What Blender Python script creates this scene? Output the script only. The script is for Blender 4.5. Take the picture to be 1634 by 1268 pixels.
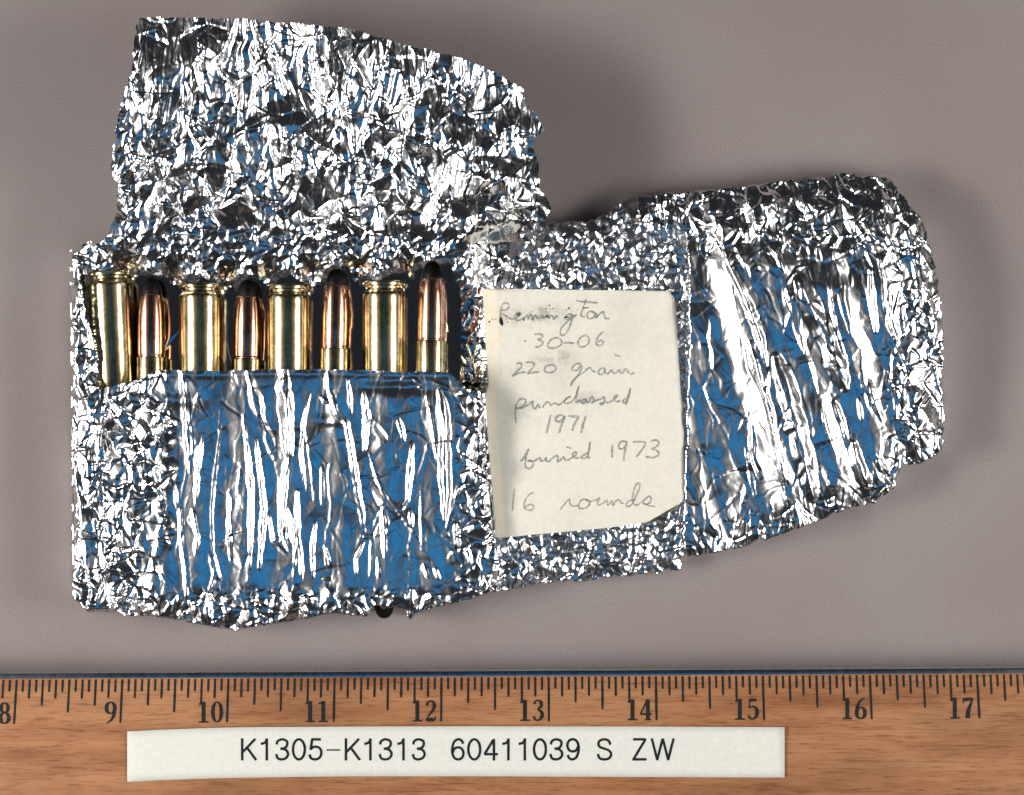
import bpy, math, random
import numpy as np
from mathutils import Vector

for o in list(bpy.data.objects):
    bpy.data.objects.remove(o)

# ------------------------------------------------------------------ camera, world, lamps, exposure
SC = bpy.context.scene
S = 0.0254 / 170.5            # metres for one photograph pixel on the board
CAM_H = 0.60
W_PX, H_PX = 1634.0, 1268.0
cam_d = bpy.data.cameras.new("camera")
cam = bpy.data.objects.new("camera", cam_d)
SC.collection.objects.link(cam)
cam.location = (0, 0, CAM_H)
cam_d.sensor_fit = 'HORIZONTAL'
cam_d.sensor_width = 36.0
cam_d.lens = 36.0 * CAM_H / (W_PX * S)
cam_d.clip_start = 0.01
cam_d.clip_end = 20.0
SC.camera = cam

world = bpy.data.worlds.new("World")
SC.world = world
world.use_nodes = True
world.node_tree.nodes["Background"].inputs[0].default_value = (0.75, 0.85, 1.0, 1)
world.node_tree.nodes["Background"].inputs[1].default_value = 0.02


def area(name, loc, target, sx, sy, radiance, color, lobes):
    d = bpy.data.lights.new(name, 'AREA')
    d.shape = 'RECTANGLE'
    d.size, d.size_y = sx, sy
    d.energy = radiance * math.pi * sx * sy
    d.color = color
    o = bpy.data.objects.new(name, d)
    SC.collection.objects.link(o)
    o.location = loc
    o.rotation_euler = (Vector(target) - Vector(loc)).to_track_quat('-Z', 'Y').to_euler()
    # a diffuser is brightest in front of its bulb and fades softly to its rim
    d.use_nodes = True
    nt = d.node_tree
    em = nt.nodes["Emission"]
    geo = nt.nodes.new("ShaderNodeNewGeometry")

    def node(kind, op, *ins):
        n = nt.nodes.new(kind)
        n.operation = op
        for k, v in enumerate(ins):
            if isinstance(v, (tuple, float, int)):
                n.inputs[k].default_value = v
            else:
                nt.links.new(v, n.inputs[k])
        return n.outputs["Value"] if op in ('LENGTH',) else n.outputs[0]
    off = node("ShaderNodeVectorMath", 'SUBTRACT', geo.outputs["Parametric"], (0.5, 0.5, 0.0))
    off = node("ShaderNodeVectorMath", 'MULTIPLY', off, (sx, sy, 0.0))
    tot = None
    for level, sa, sb in lobes:
        q = node("ShaderNodeVectorMath", 'MULTIPLY', off, (1.0 / sa, 1.0 / sb, 0.0))
        r = node("ShaderNodeVectorMath", 'LENGTH', q)
        r2 = node("ShaderNodeMath", 'MULTIPLY', r, r)
        e = node("ShaderNodeMath", 'EXPONENT', node("ShaderNodeMath", 'MULTIPLY', r2, -1.0))
        e = node("ShaderNodeMath", 'MULTIPLY', e, level)
        tot = e if tot is None else node("ShaderNodeMath", 'ADD', tot, e)
    nt.links.new(tot, em.inputs["Strength"])
    return o


# two copy-stand lamps, left and right, a little to the front; a dim blue ceiling panel above the camera
area("copy_lamp_left", (-0.54, -0.07, 0.42), (0, -0.02, 0), 1.7, 0.94, 1.0, (1.0, 0.96, 0.905), ((40.0, 0.17, 0.080), (0.34, 0.40, 0.36)))
area("copy_lamp_right", (0.54, -0.07, 0.42), (0, -0.02, 0), 1.7, 0.94, 1.0, (1.0, 0.96, 0.905), ((29.0, 0.17, 0.080), (0.30, 0.40, 0.36)))
area("blue_ceiling_lamp", (0.0, -0.265, 0.95), (0.0, -0.265, 0.0), 0.76, 0.60, 0.44, (0.0, 0.42, 1.0), ((1.0, 0.26, 0.26),))

SC.view_settings.view_transform = 'Standard'
SC.view_settings.look = 'None'
SC.view_settings.exposure = 0.0
SC.view_settings.gamma = 1.0
SC.view_settings.use_curve_mapping = False
SC.render.engine = 'CYCLES'
SC.cycles.use_denoising = True
SC.cycles.max_bounces = 8
SC.cycles.glossy_bounces = 5
SC.cycles.sample_clamp_indirect = 6.0
SC.cycles.blur_glossy = 0.3

rng = np.random.default_rng(11)


# ------------------------------------------------------------------ helpers
def P(px, py, zpx=0.0):
    """photograph pixel at height zpx (in pixel units) -> world metres"""
    z = np.asarray(zpx, dtype=float) * S
    k = (CAM_H - z) / CAM_H
    return (np.asarray(px, dtype=float) - W_PX / 2) * S * k, (H_PX / 2 - np.asarray(py, dtype=float)) * S * k, z


def tag(o, label=None, cat=None, group=None, kind=None):
    for k, v in (("label", label), ("category", cat), ("group", group), ("kind", kind)):
        if v:
            o[k] = v
    return o


def empty(name, loc=(0, 0, 0)):
    o = bpy.data.objects.new(name, None)
    o.empty_display_size = 0.01
    SC.collection.objects.link(o)
    o.location = loc
    return o


def mesh_obj(name, verts, faces, mat, parent=None, smooth=True):
    me = bpy.data.meshes.new(name)
    verts = np.asarray(verts, dtype=np.float32)
    if isinstance(faces, np.ndarray):
        n, k = faces.shape
        me.vertices.add(len(verts))
        me.vertices.foreach_set("co", verts.ravel())
        me.loops.add(n * k)
        me.loops.foreach_set("vertex_index", faces.astype(np.int32).ravel())
        me.polygons.add(n)
        me.polygons.foreach_set("loop_start", np.arange(0, n * k, k, dtype=np.int32))
        me.polygons.foreach_set("loop_total", np.full(n, k, dtype=np.int32))
        me.update(calc_edges=True)
    else:
        me.from_pydata([tuple(map(float, v)) for v in verts], [], faces)
        me.update()
    me.polygons.foreach_set("use_smooth", np.full(len(me.polygons), smooth))
    me.materials.append(mat)
    me.validate()
    o = bpy.data.objects.new(name, me)
    SC.collection.objects.link(o)
    if parent is not None:
        o.parent = parent
        o.matrix_parent_inverse.identity()
        o.location = -Vector(parent.location)
    return o


# ------------------------------------------------------------------ materials
def new_mat(name):
    m = bpy.data.materials.new(name)
    m.use_nodes = True
    nt = m.node_tree
    return m, nt, nt.nodes, nt.links, nt.nodes["Principled BSDF"]


def noise(nodes, links, scale, detail=4.0, rough=0.5, vec=None):
    n = nodes.new("ShaderNodeTexNoise")
    n.inputs["Scale"].default_value = scale
    n.inputs["Detail"].default_value = detail
    n.inputs["Roughness"].default_value = rough
    if vec is not None:
        links.new(vec, n.inputs["Vector"])
    return n


def ramp(nodes, links, src, stops):
    r = nodes.new("ShaderNodeValToRGB")
    els = r.color_ramp.elements
    while len(els) < len(stops):
        els.new(0.5)
    for e, (p, c) in zip(els, stops):
        e.position = p
        e.color = (*c, 1)
    links.new(src, r.inputs[0])
    return r


def coords(nodes, links, scale=(1, 1, 1), rot=(0, 0, 0)):
    t = nodes.new("ShaderNodeTexCoord")
    mp = nodes.new("ShaderNodeMapping")
    mp.inputs["Scale"].default_value = scale
    mp.inputs["Rotation"].default_value = rot
    links.new(t.outputs["Object"], mp.inputs["Vector"])
    return mp.outputs["Vector"]


def bump(nodes, links, src, strength, dist, bsdf, prev=None):
    b = nodes.new("ShaderNodeBump")
    b.inputs["Strength"].default_value = strength
    b.inputs["Distance"].default_value = dist
    links.new(src, b.inputs["Height"])
    if prev is not None:
        links.new(prev, b.inputs["Normal"])
    links.new(b.outputs["Normal"], bsdf.inputs["Normal"])
    return b.outputs["Normal"]


def mat_foil(name, rough=0.17, b1=0.03, b2=0.03):
    m, nt, N, L, bs = new_mat(name)
    bs.inputs["Base Color"].default_value = (0.90, 0.91, 0.93, 1)
    bs.inputs["Metallic"].default_value = 1.0
    v = coords(N, L)
    n0 = noise(N, L, 260, 3, 0.6, v)
    rr = N.new("ShaderNodeMapRange")
    rr.inputs["To Min"].default_value = rough * 0.6
    rr.inputs["To Max"].default_value = rough * 1.6
    L.new(n0.outputs["Fac"], rr.inputs["Value"])
    L.new(rr.outputs["Result"], bs.inputs["Roughness"])
    n1 = noise(N, L, 330, 4, 0.55, v)
    nn = bump(N, L, n1.outputs["Fac"], b1, 0.0006, bs)
    n2 = noise(N, L, 1500, 2, 0.5, v)
    bump(N, L, n2.outputs["Fac"], b2, 0.00010, bs, nn)
    return m


def mat_metal(name, col, rough, tarnish=False):
    m, nt, N, L, bs = new_mat(name)
    bs.inputs["Metallic"].default_value = 1.0
    v = coords(N, L, (1, 0.12, 1))
    n = noise(N, L, 700, 4, 0.6, v)
    r = ramp(N, L, n.outputs["Fac"], [(0.3, tuple(c * 0.78 for c in col)), (0.62, col)])
    out = r.outputs[0]
    if tarnish:                                # blotches of handling stain, different on every round
        oi = N.new("ShaderNodeObjectInfo")
        ad = N.new("ShaderNodeVectorMath")
        ad.operation = 'ADD'
        tc = N.new("ShaderNodeTexCoord")
        L.new(tc.outputs["Object"], ad.inputs[0])
        L.new(oi.outputs["Location"], ad.inputs[1])
        sc2 = N.new("ShaderNodeVectorMath")
        sc2.operation = 'SCALE'
        sc2.inputs["Scale"].default_value = 1.0
        L.new(ad.outputs[0], sc2.inputs[0])
        tn = noise(N, L, 190, 6, 0.7, sc2.outputs[0])
        tr_ = ramp(N, L, tn.outputs["Fac"], [(0.36, (0.38, 0.33, 0.27)), (0.56, (1, 1, 1))])
        mx = N.new("ShaderNodeMix")
        mx.data_type = 'RGBA'
        mx.blend_type = 'MULTIPLY'
        mx.inputs[0].default_value = 0.8
        L.new(out, mx.inputs[6])
        L.new(tr_.outputs[0], mx.inputs[7])
        out = mx.outputs[2]
    L.new(out, bs.inputs["Base Color"])
    rr = N.new("ShaderNodeMapRange")
    rr.inputs["To Min"].default_value = rough * 0.7
    rr.inputs["To Max"].default_value = rough * 1.4
    L.new(n.outputs["Fac"], rr.inputs["Value"])
    L.new(rr.outputs["Result"], bs.inputs["Roughness"])
    n2 = noise(N, L, 2500, 2, 0.5, v)
    bump(N, L, n2.outputs["Fac"], 0.12, 0.00005, bs)
    return m


def mat_board():
    m, nt, N, L, bs = new_mat("grey_board")
    v = coords(N, L)
    fine = noise(N, L, 3600, 2, 0.8, v)
    big = noise(N, L, 14, 3, 0.5, v)
    a = ramp(N, L, fine.outputs["Fac"], [(0.32, (0.190, 0.168, 0.165)), (0.68, (0.325, 0.290, 0.285))])
    b = ramp(N, L, big.outputs["Fac"], [(0.3, (0.88, 0.82, 0.82)), (0.7, (1.0, 1.0, 1.0))])
    mx = N.new("ShaderNodeMix")
    mx.data_type = 'RGBA'
    mx.blend_type = 'MULTIPLY'
    mx.inputs[0].default_value = 1.0
    L.new(a.outputs[0], mx.inputs[6])
    L.new(b.outputs[0], mx.inputs[7])
    L.new(mx.outputs[2], bs.inputs["Base Color"])
    bs.inputs["Roughness"].default_value = 0.85
    bs.inputs["Specular IOR Level"].default_value = 0.15
    bump(N, L, fine.outputs["Fac"], 0.04, 0.0002, bs)
    return m


def mat_wood():
    m, nt, N, L, bs = new_mat("ruler_beech_wood")
    v = coords(N, L, (16, 150, 150), (0, 0, 0.06))
    big2 = noise(N, L, 1.3, 5, 0.62, v)
    base = ramp(N, L, big2.outputs["Fac"], [(0.28, (0.25, 0.104, 0.046)), (0.5, (0.365, 0.170, 0.080)), (0.72, (0.445, 0.228, 0.114))])
    v2 = coords(N, L, (190, 2600, 2600), (0, 0, 0.12))
    fleck = noise(N, L, 1.0, 3, 0.65, v2)
    fl = ramp(N, L, fleck.outputs["Fac"], [(0.30, (0.52, 0.44, 0.40)), (0.50, (1, 1, 1))])
    mx = N.new("ShaderNodeMix")
    mx.data_type = 'RGBA'
    mx.blend_type = 'MULTIPLY'
    mx.inputs[0].default_value = 0.95
    L.new(base.outputs[0], mx.inputs[6])
    L.new(fl.outputs[0], mx.inputs[7])
    stain = noise(N, L, 3.0, 3, 0.5, coords(N, L, (8, 17, 17)))
    st = ramp(N, L, stain.outputs["Fac"], [(0.30, (0.66, 0.64, 0.66)), (0.50, (1, 1, 1))])
    mx2 = N.new("ShaderNodeMix")
    mx2.data_type = 'RGBA'
    mx2.blend_type = 'MULTIPLY'
    mx2.inputs[0].default_value = 0.8
    L.new(mx.outputs[2], mx2.inputs[6])
    L.new(st.outputs[0], mx2.inputs[7])
    L.new(mx2.outputs[2], bs.inputs["Base Color"])
    bs.inputs["Roughness"].default_value = 0.5
    bs.inputs["Specular IOR Level"].default_value = 0.25
    bump(N, L, fleck.outputs["Fac"], 0.12, 0.0001, bs)
    return m


def mat_paper(name, c0, c1, smudge=False):
    m, nt, N, L, bs = new_mat(name)
    v = coords(N, L)
    n = noise(N, L, 900, 4, 0.7, v)
    a = ramp(N, L, n.outputs["Fac"], [(0.3, c0), (0.7, c1)])
    out = a.outputs[0]
    if smudge:
        n2 = noise(N, L, 55, 5, 0.65, v)
        b = ramp(N, L, n2.outputs["Fac"], [(0.34, (0.88, 0.88, 0.88)), (0.56, (1, 1, 1))])
        mx = N.new("ShaderNodeMix")
        mx.data_type = 'RGBA'
        mx.blend_type = 'MULTIPLY'
        mx.inputs[0].default_value = 0.9
        L.new(out, mx.inputs[6])
        L.new(b.outputs[0], mx.inputs[7])
        out = mx.outputs[2]
    L.new(out, bs.inputs["Base Color"])
    bs.inputs["Roughness"].default_value = 0.8
    bs.inputs["Specular IOR Level"].default_value = 0.2
    bump(N, L, n.outputs["Fac"], 0.12, 0.00015, bs)
    return m


def mat_graphite():
    m, nt, N, L, bs = new_mat("pencil_graphite")
    v = coords(N, L)
    n = noise(N, L, 1100, 3, 0.7, v)
    a = ramp(N, L, n.outputs["Fac"], [(0.3, (0.19, 0.19, 0.195)), (0.72, (0.36, 0.36, 0.345))])
    L.new(a.outputs[0], bs.inputs["Base Color"])
    n2 = noise(N, L, 2300, 2, 0.7, v)
    al = N.new("ShaderNodeMapRange")
    al.inputs["From Min"].default_value = 0.30
    al.inputs["From Max"].default_value = 0.62
    al.inputs["To Min"].default_value = 0.92
    al.inputs["To Max"].default_value = 0.25
    L.new(n2.outputs["Fac"], al.inputs["Value"])
    L.new(al.outputs["Result"], bs.inputs["Alpha"])
    bs.inputs["Roughness"].default_value = 0.7
    bs.inputs["Specular IOR Level"].default_value = 0.1
    return m


def mat_smudge():
    """rubbed graphite: thin grey film, patchy"""
    m, nt, N, L, bs = new_mat("graphite_smudge")
    v = coords(N, L)
    n = noise(N, L, 520, 4, 0.75, v)
    a = N.new("ShaderNodeMapRange")
    a.inputs["From Min"].default_value = 0.42
    a.inputs["From Max"].default_value = 0.85
    a.inputs["To Max"].default_value = 0.55
    L.new(n.outputs["Fac"], a.inputs["Value"])
    at = N.new("ShaderNodeAttribute")
    at.attribute_name = "film"
    mu = N.new("ShaderNodeMath")
    mu.operation = 'MULTIPLY'
    L.new(a.outputs["Result"], mu.inputs[0])
    L.new(at.outputs["Fac"], mu.inputs[1])
    L.new(mu.outputs[0], bs.inputs["Alpha"])
    bs.inputs["Base Color"].default_value = (0.10, 0.10, 0.105, 1)
    bs.inputs["Roughness"].default_value = 0.8
    return m


def mat_ink(name, col):
    m, nt, N, L, bs = new_mat(name)
    v = coords(N, L)
    n = noise(N, L, 1500, 3, 0.6, v)
    a = ramp(N, L, n.outputs["Fac"], [(0.3, col), (0.8, tuple(c * 1.9 + 0.006 for c in col))])
    L.new(a.outputs[0], bs.inputs["Base Color"])
    bs.inputs["Roughness"].default_value = 0.55
    bs.inputs["Specular IOR Level"].default_value = 0.2
    return m


M_FOIL = mat_foil("aluminium_foil", 0.17)
M_FOIL_FINE = mat_foil("aluminium_foil_finely_crushed", 0.22, 0.05, 0.04)
M_FOIL_SMOOTH = mat_foil("aluminium_foil_smooth", 0.06, 0.01, 0.01)
M_BRASS = mat_metal("cartridge_brass", (0.70, 0.60, 0.36), 0.19, True)
M_COPPER = mat_metal("bullet_copper", (0.80, 0.46, 0.34), 0.17, True)
M_LEAD = mat_metal("exposed_lead", (0.022, 0.021, 0.021), 0.55)
M_PRIMER = mat_metal("primer_brass", (0.70, 0.55, 0.30), 0.30)
M_BOARD = mat_board()
M_WOOD = mat_wood()
M_EDGE = mat_metal("ruler_steel_edge", (0.75, 0.80, 0.84), 0.16)
M_PAPER = mat_paper("note_paper", (0.665, 0.645, 0.565), (0.745, 0.725, 0.645), True)
M_STRIP = mat_paper("note_glue_strip", (0.74, 0.67, 0.53), (0.82, 0.75, 0.61))
M_STICK = mat_paper("sticker_paper", (0.62, 0.63, 0.585), (0.70, 0.70, 0.66))
M_PENCIL = mat_graphite()
M_SMUDGE = mat_smudge()
M_INK = mat_ink("black_print", (0.008, 0.010, 0.012))
M_TICK = mat_ink("ruler_black_paint", (0.010, 0.012, 0.012))

# ------------------------------------------------------------------ the board everything lies on
bn = 40
bx, by = np.meshgrid(np.linspace(-0.55, 0.55, bn), np.linspace(-0.45, 0.45, bn))
bv = np.stack([bx.ravel(), by.ravel(), np.zeros(bn * bn)], 1)
idx = np.arange(bn * bn).reshape(bn, bn)
bf = np.stack([idx[:-1, :-1], idx[:-1, 1:], idx[1:, 1:], idx[1:, :-1]], -1).reshape(-1, 4)
board = mesh_obj("ground_board", bv, bf, M_BOARD)
tag(board, "matte mauve grey board lying under the foil and the ruler", "board", kind="structure")

# ------------------------------------------------------------------ foil: numpy height fields
STEP = 1.6
X0, X1, Y0, Y1 = 96.0, 1524.0, 12.0, 1016.0
gx = np.arange(X0, X1 + 0.1, STEP)
gy = np.arange(Y0, Y1 + 0.1, STEP)
GX, GY = np.meshgrid(gx, gy)
NH, NW = GX.shape


def sstep(t):
    t = np.clip(t, 0, 1)
    return t * t * (3 - 2 * t)


def facets(cx, cy, angle, seed, sparse=0.0, jitter=0.46, crease=0.0):
    """creased sheet: random heights on a jittered, stretched lattice, flat triangles between"""
    r = np.random.default_rng(seed)
    ca, sa = math.cos(angle), math.sin(angle)
    mx, my = (X0 + X1) / 2, (Y0 + Y1) / 2
    R = 0.5 * math.hypot(X1 - X0, Y1 - Y0) + 3 * max(cx, cy)
    nu, nv = int(2 * R / cx) + 2, int(2 * R / cy) + 2
    U, V = np.meshgrid(np.arange(nu), np.arange(nv))
    U = U + r.uniform(-jitter, jitter, U.shape) + 0.5 * (V % 2)
    V = V + r.uniform(-jitter, jitter, V.shape)
    u, v = U * cx - R, V * cy - R
    x, y = mx + ca * u - sa * v, my + sa * u + ca * v
    z = r.normal(0, 1, x.shape)
    if sparse > 0:
        z = np.where(r.random(x.shape) < sparse, 0.0, np.abs(z) + 0.6)
    ii = np.arange(nu * nv).reshape(nv, nu)
    a, b, c, d = ii[:-1, :-1].ravel(), ii[:-1, 1:].ravel(), ii[1:, 1:].ravel(), ii[1:, :-1].ravel()
    flip = r.random(a.shape) < 0.5
    t1 = np.where(flip[:, None], np.stack([a, b, c], 1), np.stack([a, b, d], 1))
    t2 = np.where(flip[:, None], np.stack([a, c, d], 1), np.stack([b, c, d], 1))
    T = np.concatenate([t1, t2])
    px, py, pz = x.ravel()[T], y.ravel()[T], z.ravel()[T]
    keep = (px.max(1) > X0) & (px.min(1) < X1) & (py.max(1) > Y0) & (py.min(1) < Y1)
    px, py, pz, T = px[keep], py[keep], pz[keep], T[keep]
    det = (py[:, 1] - py[:, 2]) * (px[:, 0] - px[:, 2]) + (px[:, 2] - px[:, 1]) * (py[:, 0] - py[:, 2])
    ok = np.abs(det) > 1e-6
    px, py, pz, det, T = px[ok], py[ok], pz[ok], det[ok], T[ok]
    if crease:
        rt = r.normal(0, 1, 4099) * (r.random(4099) < 0.75)
        ea, alt = [], []
        for k in range(3):
            a_, b_ = T[:, (k + 1) % 3].astype(np.int64), T[:, (k + 2) % 3].astype(np.int64)
            ea.append(rt[(a_ * b_ + 31 * (a_ + b_)) % 4099])
            el = np.hypot(px[:, (k + 1) % 3] - px[:, (k + 2) % 3], py[:, (k + 1) % 3] - py[:, (k + 2) % 3])
            alt.append(np.abs(det) / (el + 1e-6))
        ea, alt = np.stack(ea, 1), np.stack(alt, 1)
        cre = np.zeros(NH * NW)
    i0 = np.floor((px.min(1) - X0) / STEP).astype(int)
    j0 = np.floor((py.min(1) - Y0) / STEP).astype(int)
    KX = int(np.ceil((px.max(1) - px.min(1)).max() / STEP)) + 2
    KY = int(np.ceil((py.max(1) - py.min(1)).max() / STEP)) + 2
    out = np.zeros(NH * NW)
    ch = max(1, int(3e6 / (KX * KY)))
    ox, oy = np.meshgrid(np.arange(KX), np.arange(KY))
    for s in range(0, len(px), ch):
        e = slice(s, s + ch)
        I = i0[e, None, None] + ox[None]
        J = j0[e, None, None] + oy[None]
        qx, qy = X0 + I * STEP, Y0 + J * STEP
        A, B, Z, D = px[e, :, None, None], py[e, :, None, None], pz[e, :, None, None], det[e, None, None]
        w0 = ((B[:, 1] - B[:, 2]) * (qx - A[:, 2]) + (A[:, 2] - A[:, 1]) * (qy - B[:, 2])) / D
        w1 = ((B[:, 2] - B[:, 0]) * (qx - A[:, 2]) + (A[:, 0] - A[:, 2]) * (qy - B[:, 2])) / D
        w2 = 1 - w0 - w1
        m = (w0 >= -1e-4) & (w1 >= -1e-4) & (w2 >= -1e-4) & (I >= 0) & (I < NW) & (J >= 0) & (J < NH)
        zz = w0 * Z[:, 0] + w1 * Z[:, 1] + w2 * Z[:, 2]
        out[(J * NW + I)[m]] = zz[m]
        if crease:
            cc = 0
            for k, w in enumerate((w0, w1, w2)):
                cc = cc + ea[e, k, None, None] * np.clip(1 - w * alt[e, k, None, None] / crease, 0, 1)
            cre[(J * NW + I)[m]] = cc[m]
    if crease:
        return out.reshape(NH, NW), cre.reshape(NH, NW)
    return out.reshape(NH, NW)


def lowfreq(cell, seed):
    """smooth random field, unit-ish amplitude"""
    r = np.random.default_rng(seed)
    nx, ny = int((X1 - X0) / cell) + 4, int((Y1 - Y0) / cell) + 4
    g = r.normal(0, 1, (ny, nx))
    fx, fy = (GX - X0) / cell + 1, (GY - Y0) / cell + 1
    i, j = fx.astype(int), fy.astype(int)
    u, v = sstep(fx - i), sstep(fy - j)
    return (g[j, i] * (1 - u) * (1 - v) + g[j, i + 1] * u * (1 - v) + g[j + 1, i] * (1 - u) * v + g[j + 1, i + 1] * u * v)


def seg_dist(X, Y, pts, closed=False):
    best = np.full(X.shape, 1e9)
    par = np.zeros(X.shape)
    n = len(pts)
    lens = [math.hypot(pts[(i + 1) % n][0] - pts[i][0], pts[(i + 1) % n][1] - pts[i][1]) for i in range(n if closed else n - 1)]
    tot = sum(lens)
    acc = 0.0
    for i, ln in enumerate(lens):
        (ax, ay), (bx_, by_) = pts[i], pts[(i + 1) % n]
        dx, dy = bx_ - ax, by_ - ay
        t = np.clip(((X - ax) * dx + (Y - ay) * dy) / max(ln * ln, 1e-9), 0, 1)
        d = np.hypot(X - ax - t * dx, Y - ay - t * dy)
        m = d < best
        best = np.where(m, d, best)
        par = np.where(m, (acc + t * ln) / tot, par)
        acc += ln
    return best, par


def inside(X, Y, pts):
    c = np.zeros(X.shape, bool)
    n = len(pts)
    for i in range(n):
        (ax, ay), (bx_, by_) = pts[i], pts[(i + 1) % n]
        if ay == by_:
            continue
        m = ((ay > Y) != (by_ > Y)) & (X < (bx_ - ax) * (Y - ay) / (by_ - ay) + ax)
        c ^= m
    return c


def conv(ox, oy, sc, pts):
    return [(ox + a / sc, oy + b / sc) for a, b in pts]


def add_ridges(h, origin, ridges, slope=0.54):
    ox, oy, sc = origin
    for k, (pts, w) in enumerate(ridges):
        p = conv(ox, oy, sc, pts)
        hw = max(w / sc * 0.78, 3.8)
        xs, ys = [q[0] for q in p], [q[1] for q in p]
        i0, i1 = int((min(xs) - hw - X0) / STEP) - 1, int((max(xs) + hw - X0) / STEP) + 2
        j0, j1 = int((min(ys) - hw - Y0) / STEP) - 1, int((max(ys) + hw - Y0) / STEP) + 2
        i0, j0 = max(i0, 0), max(j0, 0)
        sx, sy = GX[j0:j1, i0:i1], GY[j0:j1, i0:i1]
        d, t = seg_dist(sx, sy, p)
        d = np.abs(d + min(0.14 * hw, 1.6) * F16[j0:j1, i0:i1] + 0.45 * F10[j0:j1, i0:i1])
        taper = np.clip(1 - np.abs(2 * t - 1) ** 3, 0.0, 1)
        skew = 1.0 + 0.25 * math.sin(k * 2.3)
        prof = np.clip(1 - d / (hw * (0.45 + 0.55 * taper)), 0, 1)
        if w / sc > 11:                      # wide ones are rounded folds, not knife creases
            prof = prof * prof * (3 - 2 * prof) * 0.78
        h[j0:j1, i0:i1] += slope * skew * hw * prof * (0.35 + 0.65 * taper)


def sheet(name, mask, h, mat, parent, sd=None, open_at=None):
    """grid sheet from a mask and a height (both on the shared grid)"""
    f = mask[:-1, :-1] & mask[1:, :-1] & mask[:-1, 1:] & mask[1:, 1:]
    id_ = np.arange(NH * NW).reshape(NH, NW)
    q = np.stack([id_[1:, :-1], id_[1:, 1:], id_[:-1, 1:], id_[:-1, :-1]], -1)[f]
    used = np.unique(q)
    remap = np.zeros(NH * NW, dtype=np.int64)
    remap[used] = np.arange(len(used))
    hx = np.maximum(h.ravel()[used], 0.8)
    val = SD[0]
    ux, uy = GX.ravel()[used], GY.ravel()[used]
    # slide the outermost vertices onto the outline so that the rim is not stepped
    quads = remap[q]
    n = len(used)
    e = np.concatenate([quads[:, [a, (a + 1) % 4]] for a in range(4)])
    e = e[~np.isin(e[:, 0] * n + e[:, 1], e[:, 1] * n + e[:, 0])]
    gy_, gx_ = np.gradient(val, STEP)
    gl = np.hypot(gx_, gy_) + 1e-3
    nx_, ny_ = (gx_ / gl).ravel()[used], (gy_ / gl).ravel()[used]
    bv = np.unique(e)
    sh = np.clip((val / gl).ravel()[used][bv], 0, 1.3 * STEP)
    ux, uy = ux.copy(), uy.copy()
    ux[bv] -= sh * nx_[bv]
    uy[bv] -= sh * ny_[bv]
    x, y, z = P(ux, uy, hx)
    verts = np.stack([x, y, z], 1)
    if sd is not None:
        # the foil is folded under along its outer edge: a crumpled skirt down to the board
        if open_at is not None:
            dd, _ = seg_dist(ux, uy, open_at)
            e = e[(dd[e[:, 0]] > 5) & (dd[e[:, 1]] > 5)]
        bv = np.unique(e)
        rm = np.zeros(n, dtype=np.int64)
        rm[bv] = np.arange(len(bv))
        rr = np.random.default_rng(len(used))
        rings = [verts]
        for f, off in ((0.55, 3.0), (0.04, 9.0)):
            o_ = off + rr.uniform(-1.5, 1.5, len(bv))
            rings.append(np.stack(P(ux[bv] + o_ * nx_[bv], uy[bv] + o_ * ny_[bv], np.maximum(hx[bv] * f, 1.0)), 1))
        r1, r2 = n + rm, n + len(bv) + rm
        qa = np.stack([e[:, 1], e[:, 0], r1[e[:, 0]], r1[e[:, 1]]], 1)
        qb = np.stack([r1[e[:, 1]], r1[e[:, 0]], r2[e[:, 0]], r2[e[:, 1]]], 1)
        verts, quads = np.concatenate(rings), np.concatenate([quads, qa, qb])
    return mesh_obj(name, verts, quads, mat, parent)


SD = [None]


def ragged(poly, amp, seed, scale=9):
    """mask of a polygon with a torn, uneven edge; also the distance to the edge"""
    d, _ = seg_dist(GX, GY, poly, True)
    m = inside(GX, GY, poly)
    sd = np.where(m, d, -d)
    rag = facets(scale, scale, 0.3, seed)
    SD[0] = sd + amp * np.clip(rag, -2.2, 0.6)
    return (sd + amp * np.clip(rag, -2.2, 0.6) > 0) & (sd > -1.5), np.maximum(sd, 0)


def warp(F, amp, cell, seed):
    """bend the straight creases of a field a little"""
    fx = np.clip((GX + amp * lowfreq(cell, seed) - X0) / STEP, 0, NW - 1.001)
    fy = np.clip((GY + amp * lowfreq(cell, seed + 1) - Y0) / STEP, 0, NH - 1.001)
    i, j = fx.astype(int), fy.astype(int)
    u, v = fx - i, fy - j
    return F[j, i] * (1 - u) * (1 - v) + F[j, i + 1] * u * (1 - v) + F[j + 1, i] * (1 - u) * v + F[j + 1, i + 1] * u * v


# shared crease fields
F40, C40 = facets(40, 48, 0.5, 12, crease=4.0)
F26, C26 = facets(26, 32, 0.1, 1, crease=3.2)
F16, C16 = facets(16, 20, -0.2, 2, crease=2.6)
F10 = facets(10, 12, 0.4, 3)
F6 = facets(6.4, 7.2, 0.9, 4)
FV, CV = facets(22, 95, 0.03, 5, crease=3.6)            # long upright creases
FV2, CV2 = facets(13, 48, -0.06, 6, crease=2.6)
FO, CO = facets(18, 80, -0.24, 7, crease=3.2)           # long creases leaning like the rounds in the side pouch
FM, CM = facets(16, 38, 0.12, 13, crease=2.8)
FSP = facets(14, 62, 0.02, 8, sparse=0.74)
FSPO = facets(14, 60, -0.26, 9, sparse=0.74)
F40, C40, F26, C26 = [warp(f, 4, 30, 41) for f in (F40, C40, F26, C26)]
F16, C16, FM, CM = [warp(f, 2.0, 13, 45) for f in (F16, C16, FM, CM)]
FV, CV, FV2, CV2 = [warp(f, 3.0, 24, 49) for f in (FV, CV, FV2, CV2)]
FO, CO, FSP, FSPO = [warp(f, 2.5, 22, 53) for f in (FO, CO, FSP, FSPO)]
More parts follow.
